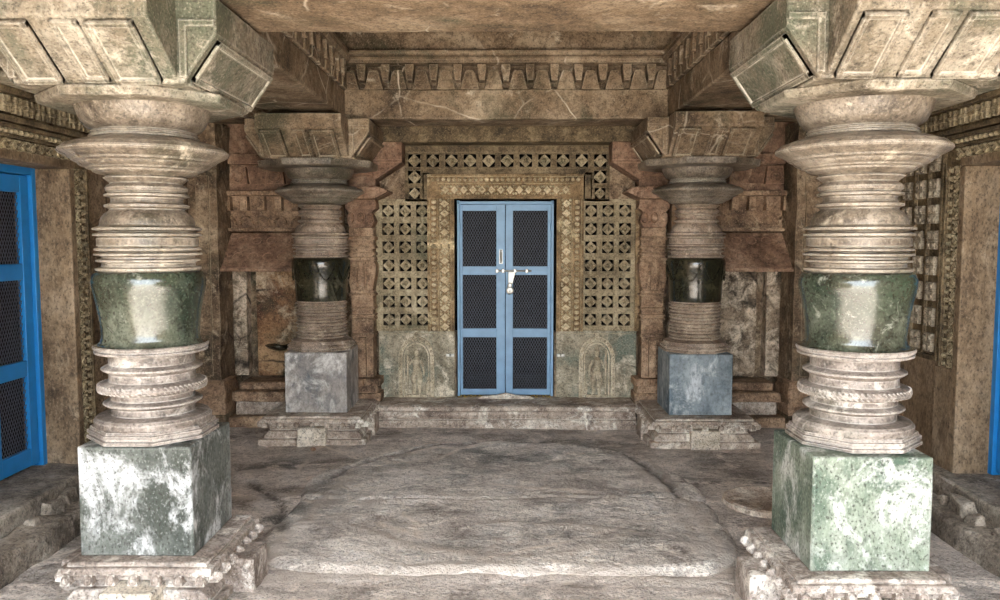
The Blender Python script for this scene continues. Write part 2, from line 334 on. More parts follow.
def make_pillar(far, loc, label, bm='block', boff=(0, 0), bh=.235):
    t = thing('stone_pillar', loc, label, 'pillar', 'turned stone pillars')
    sh = M['shaft_far'] if far else M['shaft']
    b = MB(); b.box(boff[0]-bh, boff[0]+bh, boff[1]-bh, boff[1]+bh, .195, .655)
    b.build('square_block', M[bm], t, bevel=.008, cut=.12, rough=.004)
    o = MB(); q = 1/math.cos(PI/8)
    o.lathe([(.655, .232*q), (.66, .247*q), (.672, .247*q), (.675, .235*q), (.681, .235*q), (.684, .245*q), (.697, .245*q), (.70, .236*q), (.712, .232*q)], 8, PI/8)
    o.build('octagonal_base', sh, t)
    L = MB()
    if not far:
        pr = [(.708, .25), (.716, .256), (.738, .256), (.75, .244), (.756, .2), (.758, .184)]
        pr += [(.788, .184), (.790, .19), (.795, .205), (.803, .2155), (.808, .2155), (.816, .203), (.82, .19), (.822, .184)]
        pr += [(.846, .184), (.850, .2), (.856, .225), (.864, .237), (.874, .241), (.884, .237), (.892, .225), (.897, .205), (.9, .19)]
        pr += [(.932, .188), (.936, .195), (.944, .209), (.951, .2195), (.957, .2195), (.964, .207), (.97, .193), (.972, .188)]
        pr += [(1.012, .188), (1.014, .205), (1.018, .228), (1.022, .24)]
    else:
        pr = [(.708, .25), (.73, .252), (.74, .22), (.745, .205)]
        z = .75
        for k in range(11):
            r = .203+.006*math.sin(k*2.1)
            pr += [(z, r-.012), (z+.004, r+.003), (z+.011, r+.006), (z+.017, r-.002), (z+.021, r-.012)]; z += .0255
        pr += [(1.03, .2), (1.034, .205)]
    L.lathe([(z, r*.93) for z, r in pr], 80)
    low = L.build('ringed_lower_shaft', sh, t, angle=38)
    if not far:
        rp = MB()
        for k in range(64):
            a = 2*PI*k/64; s = len(rp.v)
            rp.ball((0, 0, 0), (.008, .0075, .024), 6, 5)
            rp.xform(Matrix.Translation((.216*math.cos(a), .216*math.sin(a), .874)) @ Matrix.Rotation(a, 4, 'Z') @ Matrix.Rotation(.75, 4, 'X'), s)
        rp.build('rope_band', sh, low)
        lip = MB(); lip.lathe([(z, r*.93) for z, r in [(1.018, .232), (1.022, .245), (1.03, .247), (1.034, .238), (1.038, .238), (1.041, .25), (1.05, .252), (1.056, .245), (1.058, .21)]], 80)
        lip.build('pot_foot_ring', sh, t)
    p = MB()
    if not far:
        pp = [(1.056, .24), (1.059, .226), (1.068, .214), (1.082, .208), (1.11, .207), (1.15, .211), (1.2, .218), (1.25, .228), (1.285, .236), (1.31, .2405), (1.328, .241), (1.345, .237), (1.358, .231), (1.366, .222), (1.368, .2)]
        p.lathe([(z, r*.955) for z, r in pp], 96)
    else:
        pp = [(1.034, .2), (1.045, .203), (1.08, .206), (1.14, .208), (1.2, .213), (1.25, .221), (1.29, .229), (1.32, .233), (1.345, .23), (1.36, .222), (1.368, .2)]
        p.lathe([(z, r*.955) for z, r in pp], 96)
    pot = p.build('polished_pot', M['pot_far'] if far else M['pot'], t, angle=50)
    if far:                                             # incised hanging garlands
        gd = MB()
        for k in range(8):
            pts = []
            for q_ in range(9):
                u = q_/8; a = 2*PI*(k+u)/8; z = 1.345-.15*math.sin(PI*u)
                rr = .2195 if z > 1.28 else .2195-(1.28-z)*.085
                pts.append((rr*math.cos(a), rr*math.sin(a), z))
            gd.tube(pts, .0045, 5)
        gd.build('carved_garland', M['pot_far'], pot)
    n = MB()
    px = [(271, 51), (269.5, 53.5), (267.5, 53.5), (266, 47.5), (262.5, 47), (261, 52.5), (259.5, 52.5), (258, 47), (256.5, 47), (254.8, 54.5), (253.2, 54.5), (251.6, 48), (250, 54), (248.2, 53.5), (246.7, 49), (245.8, 51.3),
          (238, 51.3), (237.2, 48.5), (235.8, 54.5), (234, 54.5), (232, 48), (230, 55), (228.2, 55), (226.2, 49), (225, 48), (222, 47.8), (218, 46.3), (214, 43), (211.5, 39), (209.5, 37.5), (207.6, 42.8), (205.4, 42.8), (203.4, 37),
          (201.5, 36), (198.5, 36.5), (196.8, 42.5), (195, 42.5), (193.4, 38.5), (191.5, 41), (188.5, 41.7), (186, 39.5), (184.2, 36), (181, 40), (178.8, 43), (177, 39.5), (175, 42)]
    n.lathe(prof(px), 80)
    n.build('ringed_neck', M['upper'] if not far else M['shaft_far'], t, angle=30)
    dk = MB()
    px = [(178, 40), (176, 43), (174.5, 51), (173, 54), (171.5, 55), (170.2, 60), (169, 61), (167.5, 66), (166, 68), (164.5, 69), (162.5, 74), (161, 75), (158, 81), (155.5, 86.5), (153.5, 88), (151.5, 87.5),
          (150, 85), (147.5, 82.5), (146.5, 79), (144, 72), (142.5, 66), (141, 60), (139.5, 54)]
    dk.lathe(prof(px, .895), 96)
    dk.build('wide_disc', M['upper'], t, angle=28)
    bw = MB()
    px = [(141, 50), (139.5, 55), (138, 55.5), (136.8, 52), (135.5, 53.5), (134.3, 54), (133, 51), (131.5, 53), (129, 58), (125, 61.5), (119, 64.5), (112, 67), (106, 69.5), (102, 72), (100.5, 72.5)]
    bw.lathe(prof(px), 80)
    bw.build('bowl_capital', M['upper'], t, angle=35)
    pl = MB(); q = 1/math.cos(PI/8)
    if far: pl.lathe([(2.035, .36*q), (2.04, .41*q), (2.045, .418*q), (2.088, .425*q), (2.09, .42*q)], 8, PI/8)
    else: pl.lathe([(2.05, .335*q), (2.053, .368*q), (2.056, .374*q), (2.088, .382*q), (2.09, .375*q)], 8, PI/8)
    pl.build('octagonal_abacus', M['bracket'] if not far else M['upper'], t, bevel=.006, cut=.12, rough=.004)
    return t
make_pillar(False, (*PIL['fl'], 0), 'near left turned stone pillar with grey whitewashed block, beside the left blue door', 'block', (.015, 0))
make_pillar(False, (*PIL['fr'], 0), 'near right turned stone pillar with green-stained white block, beside the right blue door', 'block_green', (-.035, -.05))
make_pillar(True, (*PIL['bl'], 0), 'far left turned stone pillar with dark pot and grey block, left of the middle door', 'block_grey')
make_pillar(True, (*PIL['br'], 0), 'far right turned stone pillar with dark pot and bluish block, right of the middle door', 'block_blue')

def make_pedestal(h, mat, loc, label, proj=.1):
    t = thing('pillar_pedestal', loc, label, 'pedestal', 'moulded pillar pedestals')
    s = MB(); s.box(-h+.03, h-.03, -h+.03, h-.03, .178, .195); s.box(-h, h, -h, h, .15, .18, .006, .006); s.box(-h+.02, h-.02, -h+.02, h-.02, .125, .152)
    s.build('top_slab', mat, t, bevel=.006, cut=.1, rough=.005)
    e = MB(); n = 7
    for side in range(4):
        st = len(e.v)
        for k in range(n):
            x = -h+.045+(2*h-.09)*k/(n-1)
            e.box(x-.02, x+.02, -h-.018, -h+.04, .118, .158, .006, .012); e.ball((x, -h-.006, .137), (.021, .024, .022), 8, 6)
        e.xform(Matrix.Rotation(side*PI/2, 4, 'Z'), st)
    e.build('carved_band', mat, t, rough=.004)
    c = MB(); c.box(-h+.06, h-.06, -h+.06, h-.06, .07, .128)
    c.prism([(-h+.025, .0), (h-.025, .0), (h-.025, .05), (h-.06, .085), (-h+.06, .085), (-h+.025, .05)], 'y', -h+.025, h-.025)
    c.box(-h-.01, h+.01, -h-.01, h+.01, -.04, .03)
    c.build('moulded_base', mat, t, bevel=.008, cut=.12, rough=.006)
    for side in range(4):
        p = MB(); p.box(-.11, .11, -h-proj, -h+.1, -.04, .115+.02*(side % 2), .006, .004)
        p.xform(Matrix.Rotation(side*PI/2, 4, 'Z'))
        p.build('projecting_block', M['plaster'] if side == 0 else mat, t, bevel=.01, cut=.07, rough=.008)
    return t
p1 = make_pedestal(.315, M['pedestal'], (PIL['fl'][0]+.045, PIL['fl'][1]-.02, 0), 'pale moulded stone pedestal under the near left pillar')
dup(p1, (PIL['fr'][0]-.06, PIL['fr'][1]-.075, 0), 'pale moulded stone pedestal under the near right pillar')
p2 = make_pedestal(.39, M['pedestal_far'], (PIL['bl'][0], PIL['bl'][1], 0), 'moulded stone pedestal under the far left pillar', .03)
dup(p2, (PIL['br'][0], PIL['br'][1], 0), 'moulded stone pedestal under the far right pillar')

def make_bracket(loc, label, back, mat):
    t = thing('cross_bracket', loc, label, 'bracket', 'cross-shaped brackets on the pillars')
    z0, z1, zt = 2.09, 2.275, (2.41 if back else 2.372)
    c = MB(); c.box(-.33, .33, -.33, .33, z0, zt)
    c.build('bracket_core', mat, t, bevel=.006)
    if not back: MB().box(-.25, .25, -.3, .3, 2.372, 2.41).build('impost_slab', mat, t, bevel=.005)
    def arm(rot, reach, start, half, panels):
        a = MB(); a.prism([(0.2, z0), (start, z0), (reach, z1), (reach, zt), (0.2, zt)], 'y', -half, half)
        a.xform(Matrix.Rotation(rot, 4, 'Z'))
        o = a.build('bracket_arm', mat, t, bevel=.007, cut=.12, rough=.004)
        e = MB(); L = math.hypot(reach-start, z1-z0); ang = math.atan2(z1-z0, reach-start)
        for (c0, w, th) in panels:
            st = len(e.v)
            e.box(.02, L-.015, c0-w/2, c0+w/2, -th, .01)
            e.box(.02, .045, c0-w/2, c0+w/2, -th-.01, .01); e.box(L-.04, L-.015, c0-w/2, c0+w/2, -th-.01, .01)
            for sg in (-1, 1): e.box(.02, L-.015, c0+sg*(w/2-.01)-.01, c0+sg*(w/2-.01)+.01, -th-.01, .01)
            e.xform(Matrix.Rotation(rot, 4, 'Z') @ Matrix.Translation((start, 0, z0)) @ Matrix.Rotation(-ang, 4, 'Y'), st)
        e.build('raised_panel', mat, o, bevel=.004)
        return o
    arm(-PI/2, .63, .36, .30, [(-.2, .15, .014), (0, .1, .006), (.16, .17, .014)])
    if back: arm(PI/2, .63, .36, .30, [(-.17, .16, .022), (.17, .16, .022)])
    arm(0, .45, .32, .38, [(0, .68, .012)]); arm(PI, .45, .32, .38, [(0, .68, .012)])
    for sx in (-1, 1):                                  # framed panels on the sides of the arms
        for sy in (-1, 1):
            y = sy*.38; s = MB()
            s.prism([(sx*a, b_) for a, b_ in ((.31, 2.11), (.34, 2.11), (.34, 2.298), (.448, 2.298), (.448, 2.325), (.31, 2.325))], 'y', y-.012, y+.012)
            s.build('side_moulding', mat, t, bevel=.004)
    return t
make_bracket((*PIL['fl'], 0), 'pale cross-shaped stone bracket on top of the near left pillar', True, M['bracket'])
make_bracket((*PIL['fr'], 0), 'pale cross-shaped stone bracket on top of the near right pillar', True, M['bracket'])
make_bracket((*PIL['bl'], 0), 'brown cross-shaped stone bracket on top of the far left pillar', False, M['beam'])
make_bracket((*PIL['br'], 0), 'brown cross-shaped stone bracket on top of the far right pillar', False, M['beam'])

# ------------------------------------------------------------------ beams and ceiling
def beam(x0, x1, y0, y1, z0, z1, label, seed):
    return tag(MB().box(x0, x1, y0, y1, z0, z1).build('ceiling_beam', M['beam'], bevel=.01, cut=.2, rough=.008, seed=seed), label, 'beam', 'stone ceiling beams')
beam(-1.73, -1.2, FRONT, 6.69, 2.41, 2.61, 'long stone ceiling beam over the two left pillars', 1)
beam(1.2, 1.73, FRONT, 6.69, 2.41, 2.61, 'long stone ceiling beam over the two right pillars', 2)
beam(-1.2, 1.2, 3.06, 3.67, 2.43, 2.66, 'nearest stone crossbeam seen from below, veined with pale cracks', 3)
beam(-1.2, 1.2, 6.0, 6.36, 2.39, 2.61, 'far stone crossbeam below the toothed ceiling frieze', 4)
beam(WL, -1.73, 3.2, 3.62, 2.41, 2.61, 'short stone beam from the near left pillar bracket to the left wall', 5)
beam(1.73, WR, 3.05, 3.47, 2.41, 2.61, 'short stone beam from the near right pillar bracket to the right wall', 6)
beam(WL, -1.73, 6.0, 6.36, 2.41, 2.61, 'short stone beam from the far left pillar bracket to the left wall', 7)
beam(1.73, WR, 5.95, 6.3, 2.41, 2.61, 'short stone beam from the far right pillar bracket to the right wall', 8)
lb = MB(); lb.box(-1.1, 1.12, 6.5, 6.78, 2.285, 2.46); lb.box(-1.12, 1.14, 6.56, 6.78, 2.46, 2.64)
tag(lb.build('wall_lintel', M['carved_dark'], bevel=.01, cut=.2, rough=.008), 'dark recessed stone lintel above the lattice frieze over the middle door', 'lintel')

ce = MB()
ce.box(WL-.4, -1.2, FRONT, 6.9, 2.61, 2.8); ce.box(1.2, WR+.4, FRONT, 6.9, 2.61, 2.8)
ce.box(-1.2, 1.2, FRONT, 3.2, 2.66, 2.8); ce.box(-1.25, 1.25, 6.1, 6.9, 2.63, 2.8)
ce.box(-1.5, 1.5, 3.3, 6.4, 3.1, 3.25); ce.box(WL-.4, WR+.4, FRONT, 3.5, 2.8, 3.25); ce.box(WL-.4, WR+.4, 6.2, 9.2, 2.8, 3.25)
ce.box(WL-.4, -1.3, 3.3, 6.4, 2.8, 3.25); ce.box(1.3, WR+.4, 3.3, 6.4, 2.8, 3.25)
struct(ce.build('ceiling', M['beam']), 'dark stone ceiling slabs above the beams', 'ceiling')

cf = thing('ceiling_coffer_frieze', (0, 4.83, 2.61), 'carved toothed stone frieze lining the sunken ceiling coffer', 'frieze')
def frieze_side(w, depth, mat4, n):
    """local frame: runs along x, faces -y at y=0, z from 0 up"""
    bnd = MB(); bnd.box(-w/2, w/2, .085, .14, 0, .2)
    crn = MB(); crn.prism([(.1, .185), (.02, .185), (-.015, .195), (-.03, .215), (-.03, .235), (-.01, .245), (-.01, .262), (-.02, .268), (-.02, .285), (.02, .295), (.1, .295)], 'x', -w/2, w/2)
    top = MB(); top.box(-w/2, w/2, .05, .1, .29, .5)
    tth = MB()
    for k in range(n):
        x = -w/2+w*(k+.5)/n; s = w/n
        tth.prism([(x-s*.40, .0), (x+s*.40, .0), (x+s*.22, .125), (x+s*.15, .145), (x-s*.15, .145), (x-s*.22, .125)], 'y', .0, .1)
        xd = x+s*.5
        if k < n-1: tth.prism([(xd-s*.19, .185), (xd+s*.19, .185), (xd+s*.19, .15), (xd+s*.12, .065), (xd-s*.12, .065), (xd-s*.19, .15)], 'y', -.018, .1)
    for mb, nm, bv in ((bnd, 'frieze_band', .0), (crn, 'cornice_roll', .004), (top, 'plain_band', 0), (tth, 'carved_teeth', .005)):
        mb.xform(mat4); mb.build(nm, M['beam'], cf, bevel=bv, cut=.25 if nm != 'carved_teeth' else 0, rough=.004 if nm != 'carved_teeth' else 0)
frieze_side(2.5, 0, Matrix.Translation((0, 6.02-4.83, .0)), 14)
frieze_side(2.4, 0, Matrix.Translation((-1.175, 0, .0)) @ Matrix.Rotation(PI/2, 4, 'Z'), 13)
frieze_side(2.4, 0, Matrix.Translation((1.175, 0, .0)) @ Matrix.Rotation(-PI/2, 4, 'Z'), 13)

# ------------------------------------------------------------------ back wall
DX0, DX1, DZ0, DZ1 = -.42, .41, .17, 1.83
wb = MB()
for s, xa, xb in ((-1, -1.09, DX0), (1, DX1, 1.10)):
    wb.box(xa, xb, 6.74, 6.9, 0, .72)                                  # backing of the lower panels
wb.box(-1.15, -.84, 6.72, 6.9, 1.80, 2.3); wb.box(.86, 1.16, 6.72, 6.9, 1.80, 2.3)
wb.box(-1.15, 1.16, 6.78, 6.9, 2.26, 2.66)
wb.box(WL-.1, -1.05, 6.78, 6.95, 0, 2.66); wb.box(1.06, WR+.1, 6.78, 6.95, 0, 2.66)
wb.box(-.9, .9, 6.72, 6.9, -.1, .17)
struct(wb.build('wall_back', M['wall'], bevel=.006), 'weathered back wall around the middle door', 'wall')
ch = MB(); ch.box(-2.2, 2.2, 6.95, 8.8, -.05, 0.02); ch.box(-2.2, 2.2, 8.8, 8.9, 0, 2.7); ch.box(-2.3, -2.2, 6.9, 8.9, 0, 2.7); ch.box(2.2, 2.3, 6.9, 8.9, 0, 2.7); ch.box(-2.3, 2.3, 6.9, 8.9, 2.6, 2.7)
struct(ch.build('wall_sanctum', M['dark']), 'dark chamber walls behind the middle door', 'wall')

def lattice(mb, fl, cells, x0, z0, p, pz, a, th=.07, inset=.012):
    """cells (i, j) of pitch p with square holes of side a, front plane y=0, each hole keeps a four-petal star"""
    for i, j in cells:
        cx, cz = x0+(i+.5)*p, z0+(j+.5)*pz; h = a/2
        o = [(cx-p/2, cz-pz/2), (cx+p/2, cz-pz/2), (cx+p/2, cz+pz/2), (cx-p/2, cz+pz/2)]
        n = [(cx-h, cz-h), (cx+h, cz-h), (cx+h, cz+h), (cx-h, cz+h)]
        vs = [(u, 0, w) for u, w in o]+[(u, 0, w) for u, w in n]+[(u, th, w) for u, w in n]+[(u, th, w) for u, w in o]
        fs = []
        for k in range(4):
            k2 = (k+1) % 4
            fs += [(k, k2, 4+k2, 4+k), (4+k, 4+k2, 8+k2, 8+k), (8+k, 8+k2, 12+k2, 12+k)]
        mb.add(vs, fs)
        st = []
        for k in range(8):
            an = PI/4*k; r = h*1.04 if k % 2 == 0 else h*.74
            st.append((cx+r*math.cos(an), cz+r*math.sin(an)))
        fl.prism(st, 'y', inset, th-.01)
        dm = [(cx+h*.55*math.cos(PI/2*k), cz+h*.55*math.sin(PI/2*k)) for k in range(4)]
        fl.add([(u, inset, w) for u, w in dm]+[(cx, inset-.02, cz)], [(0, 1, 4), (1, 2, 4), (2, 3, 4), (3, 0, 4)])
        for k in range(4):                                # petal ribs
            an = PI/2*k; s = len(fl.v)
            fl.box(h*.45, h*1.0, -.004, .004, -.005, .005)
            fl.xform(Matrix.Translation((cx, inset-.003, cz)) @ Matrix.Rotation(-an, 4, 'Y'), s)
def rim(mb, x0, x1, z0, z1, X0, X1, Z0, Z1, th=.07, out=0.0):
    """frame between inner rectangle and outer rectangle"""
    if x0 > X0: mb.box(X0, x0, -out, th, Z0, Z1)
    if X1 > x1: mb.box(x1, X1, -out, th, Z0, Z1)
    if z0 > Z0: mb.box(x0, x1, -out, th, Z0, z0)
    if Z1 > z1: mb.box(x0, x1, -out, th, z1, Z1)

P = .157
for sgn, xa, lab in ((-1, -1.105, 'pierced stone lattice screen left of the middle blue door'), (1, .635, 'pierced stone lattice screen right of the middle blue door')):
    t = thing('lattice_screen', (xa, 6.70, .735), lab, 'screen', 'pierced stone screens beside the middle door')
    g_, f_ = MB(), MB()
    xo = .05 if sgn < 0 else .005
    lattice(g_, f_, [(i, j) for i in range(3) for j in range(7)], xo, .02, .141, .152, .098)
    wd = .423
    rim(g_, xo, xo+wd, .02, .02+1.064, -.015, .50, 0, 1.105)
    g_.build('pierced_panel', M['lattice'], t); f_.build('petal_star', M['lattice'], t)
    bd = MB(); xb = -.03 if sgn < 0 else xo+wd+.015
    bd.box(xb, xb+.045, -.025, .05, 0, 1.105); bd.build('edge_moulding', M['carved'], t, bevel=.006, cut=.1, rough=.004)
t = thing('lattice_screen', (-.84, 6.70, 1.84), 'pierced stone lattice frieze running above the middle blue door', 'screen', 'pierced stone screens beside the middle door')
g_, f_ = MB(), MB()
PW = 1.70/11
cells = [(i, 2) for i in range(11)]+[(0, 1), (10, 1)]
lattice(g_, f_, cells, 0, -.02, PW, .135, .105)
lattice(g_, f_, [(0, 0), (10, 0)], 0, -.02, PW, .135, .09)
rim(g_, 0, 1.70, .385, .385, 0, 1.70, .385, .44)
g_.box(PW, 1.70-PW, .0, .07, .20, .252); g_.box(PW-.01, PW+.05, .0, .07, -.02, .22); g_.box(1.70-PW-.05, 1.70-PW+.01, .0, .07, -.02, .22)
g_.build('pierced_panel', M['carved_dark'], t); f_.build('petal_star', M['lattice'], t)

# carved door surround
def scroll(mb, L, w, n, y=-.004):
    """row of rosettes and lozenges along +x, width w in z, centred on z=0"""
    s = L/n
    for k in range(n):
        x = s*(k+.5)
        mb.prism([(x-s*.4, 0), (x, -w*.4), (x+s*.4, 0), (x, w*.4)], 'y', y-.014, .01)
        mb.prism([(x-s*.25, 0), (x, -w*.25), (x+s*.25, 0), (x, w*.25)], 'y', y-.022, .01)
        mb.ball((x, y-.008, 0), (s*.13, .008, w*.13), 7, 5)
        for sx in (-1, 1):
            for sz in (-1, 1):
                mb.ball((x+sx*s*.36, y-.002, sz*w*.34), (s*.15, .02, w*.13), 6, 4)
def beads(mb, L, n, r, y=-.004):
    for k in range(n): mb.ball((L*(k+.5)/n, y, 0), (L/n*.4, .022, r), 6, 4)
def surround(loc, rz, wi, hi, jw, lw, low, lab, mats, jambs=(0, 1), dp=.09, shift=.0):
    """door opening 0..wi by 0..hi in local x,z facing -y"""
    t = thing('carved_door_surround', loc, lab, 'door surround', 'carved door surrounds', rz=rz)
    for k in jambs:
        b = MB(); x0 = -jw if k == 0 else wi
        b.box(x0, x0+jw, 0, dp, low, hi)
        ins = x0+jw-.028 if k == 0 else x0
        b.box(ins, ins+.028, -.018, .09, low, hi)
        ou = x0 if k == 0 else x0+jw-.018
        b.box(ou, ou+.018, -.02, .09, low, hi)
        mid = x0+jw*.42 if k == 0 else x0+jw*.58
        b.box(mid-.006, mid+.006, -.014, .02, low, hi)
        j = b.build('carved_jamb', mats[0], t, bevel=.003)
        c = MB(); s0 = 0
        scroll(c, hi-low, jw*.42, int((hi-low)/.075))
        cx = x0+jw*.64 if k == 0 else x0+jw*.36
        c.xform(Matrix.Translation((cx, 0, low)) @ Matrix.Rotation(-PI/2, 4, 'Y'))
        s0 = len(c.v); beads(c, hi-low, int((hi-low)/.045), jw*.1)
        cx = x0+jw*.24 if k == 0 else x0+jw*.76
        c.xform(Matrix.Translation((cx, 0, low)) @ Matrix.Rotation(-PI/2, 4, 'Y'), s0)
        c.build('carved_scrolls', mats[1], j)
    b = MB(); b.box(-jw, wi+jw, 0, .09, hi, hi+lw); b.box(-jw, wi+jw, -.02, .09, hi+lw-.02, hi+lw); b.box(-.028, wi+.028, -.018, .09, hi, hi+.025); b.box(-jw*.6, wi+jw*.6, -.014, .02, hi+lw*.62, hi+lw*.62+.012)
    l = b.build('carved_lintel', mats[0], t, bevel=.003)
    c = MB(); scroll(c, wi+jw, lw*.42, int((wi+jw)/.075)); c.xform(Matrix.Translation((-jw/2, 0, hi+lw*.36)))
    s0 = len(c.v); beads(c, wi+2*jw-.05, int((wi+2*jw)/.045), lw*.09); c.xform(Matrix.Translation((-jw+.025, 0, hi+lw*.78)), s0)
    c.build('carved_scrolls', mats[1], l)
    return t
surround((DX0-.01, 6.685, 0), 0, DX1-DX0+.02, DZ1+.01, .225, .205, .735, 'carved buff stone surround of the middle blue door', (M['carved'], M['carved_pale']))

# lower green-stained panels and their reliefs
for sgn, xa, xb, lab in ((-1, -1.075, DX0-.012, 'green-stained stone slab left of the middle door, below the lattice screen'), (1, DX1+.012, 1.10, 'green-stained stone slab right of the middle door, below the lattice screen')):
    b = MB(); b.box(xa, xb, 6.70, 6.78, .17, .715); b.box(xa, xb, 6.688, 6.78, .715, .737)
    tag(b.build('stone_slab', M['greenpanel'], bevel=.006, cut=.1, rough=.005, seed=sgn+3), lab, 'slab', 'green-stained slabs beside the middle door')

def relief(loc, lab, flip):
    t = thing('carved_relief_figure', loc, lab, 'relief', 'arched relief figures beside the middle door')
    a = MB(); w, hgt = .145, .36
    def arch(r0, r1, y0, y1, zc):
        N = 18; po = [(-r1, .0)]+[(-r1*math.cos(PI*k/N), zc+r1*1.25*math.sin(PI*k/N)) for k in range(N+1)]+[(r1, 0)]
        pi_ = [(-r0, .0)]+[(-r0*math.cos(PI*k/N), zc+r0*1.25*math.sin(PI*k/N)) for k in range(N+1)]+[(r0, 0)]
        n = len(po)
        vs = [(x, y0, z) for x, z in po]+[(x, y0, z) for x, z in pi_]+[(x, y1, z) for x, z in po]+[(x, y1, z) for x, z in pi_]
        fs = []
        for k in range(n-1): fs += [(k, k+1, n+k+1, n+k), (2*n+k, 2*n+k+1, k+1, k), (n+k, n+k+1, 3*n+k+1, 3*n+k)]
        a.add(vs, fs)
    arch(.118, .15, -.032, .02, .33); arch(.098, .108, -.014, .02, .33)
    for k in range(13):
        an = PI*(k+.5)/13
        a.ball((-.134*math.cos(an), -.036, .33+.134*1.25*math.sin(an)), (.014, .012, .014), 7, 5)
    for sx in (-1, 1):
        for k in range(5): a.ball((sx*.134, -.036, .05+.06*k), (.013, .01, .02), 7, 5)
    a.ball((0, -.026, .525), (.02, .014, .03), 8, 6)
    a.build('niche_arch', M['relief'], t)
    f = MB(); s = -1 if flip else 1
    f.tube([(.012*s, -.01, .20), (.004*s, -.016, .235), (-.004*s, -.018, .275), (0, -.016, .315), (0, -.012, .335), (0, -.012, .35)], [.034, .036, .027, .036, .02, .012], 12)
    f.ball((0, -.016, .372), (.021, .019, .027), 12, 9)
    f.tube([(.02*s, -.01, .21), (.03*s, -.016, .14), (.024*s, -.014, .08), (.026*s, -.012, .03), (.04*s, -.02, .022)], [.026, .023, .017, .012, .012], 10)
    f.tube([(-.012*s, -.01, .21), (-.026*s, -.018, .145), (-.016*s, -.014, .085), (-.022*s, -.012, .03), (-.038*s, -.02, .022)], [.026, .023, .017, .012, .012], 10)
    f.tube([(.032*s, -.014, .315), (.056*s, -.014, .26), (.062*s, -.018, .215), (.058*s, -.02, .19)], [.013, .011, .009, .009], 8)
    f.tube([(-.032*s, -.014, .315), (-.058*s, -.014, .28), (-.066*s, -.02, .315), (-.072*s, -.02, .345)], [.013, .011, .009, .009], 8)
    f.tube([(-.074*s, -.016, .03), (-.074*s, -.018, .2), (-.073*s, -.018, .4)], [.006, .006, .009], 7)
    f.box(-.085, .085, -.03, .01, 0, .022)
    bodyo = f.build('relief_figure', M['relief'], t, rough=.003)
    cr = MB(); cr.lathe([(.388, .023), (.396, .026), (.402, .019), (.415, .017), (.43, .011), (.442, .004)], 12, c=(0, -.014)); cr.build('tall_crown', M['relief'], bodyo)
    sm = MB(); sm.tube([(.1*s, -.008, .13), (.098*s, -.014, .1), (.098*s, -.012, .06), (.1*s, -.01, .02)], [.012, .02, .022, .018], 9); sm.ball((.1*s, -.012, .155), (.014, .013, .018), 9, 7)
    sm.build('small_attendant', M['relief'], t, rough=.003)
relief((-.755, 6.70, .175), 'weathered relief figure in an arched niche left of the middle door', False)
relief((.765, 6.70, .175), 'weathered relief figure in an arched niche right of the middle door', True)

# plinth of the middle door
pb = MB()
pb.box(-1.035, 1.05, 6.34, 6.75, -.04, .055); pb.prism([(6.36, .055), (6.40, .085), (6.40, .11), (6.35, .125), (6.35, .155), (6.38, .168), (6.75, .168), (6.75, .055)], 'x', -1.035, 1.05)
tag(pb.build('door_plinth', M['pedestal_far'], bevel=.006, cut=.1, rough=.008), 'worn moulded stone plinth running under the middle blue door', 'plinth')
mt = MB()
poly = [(-.24, 0), (-.2, .022), (-.09, .03), (0, .05), (.09, .03), (.2, .022), (.24, 0)]
mt.prism([(x, z) for x, z in poly], 'y', 0, .02)
for k in range(4): mt.ball((-.15+.1*k, 0, .014), (.03, .01, .009), 8, 5)
tag(mt.build('threshold_carving', M['pedestal_far'], loc=(0, 6.645, .168), bevel=.003), 'small carved ridge stone lying before the foot of the middle door', 'carving')

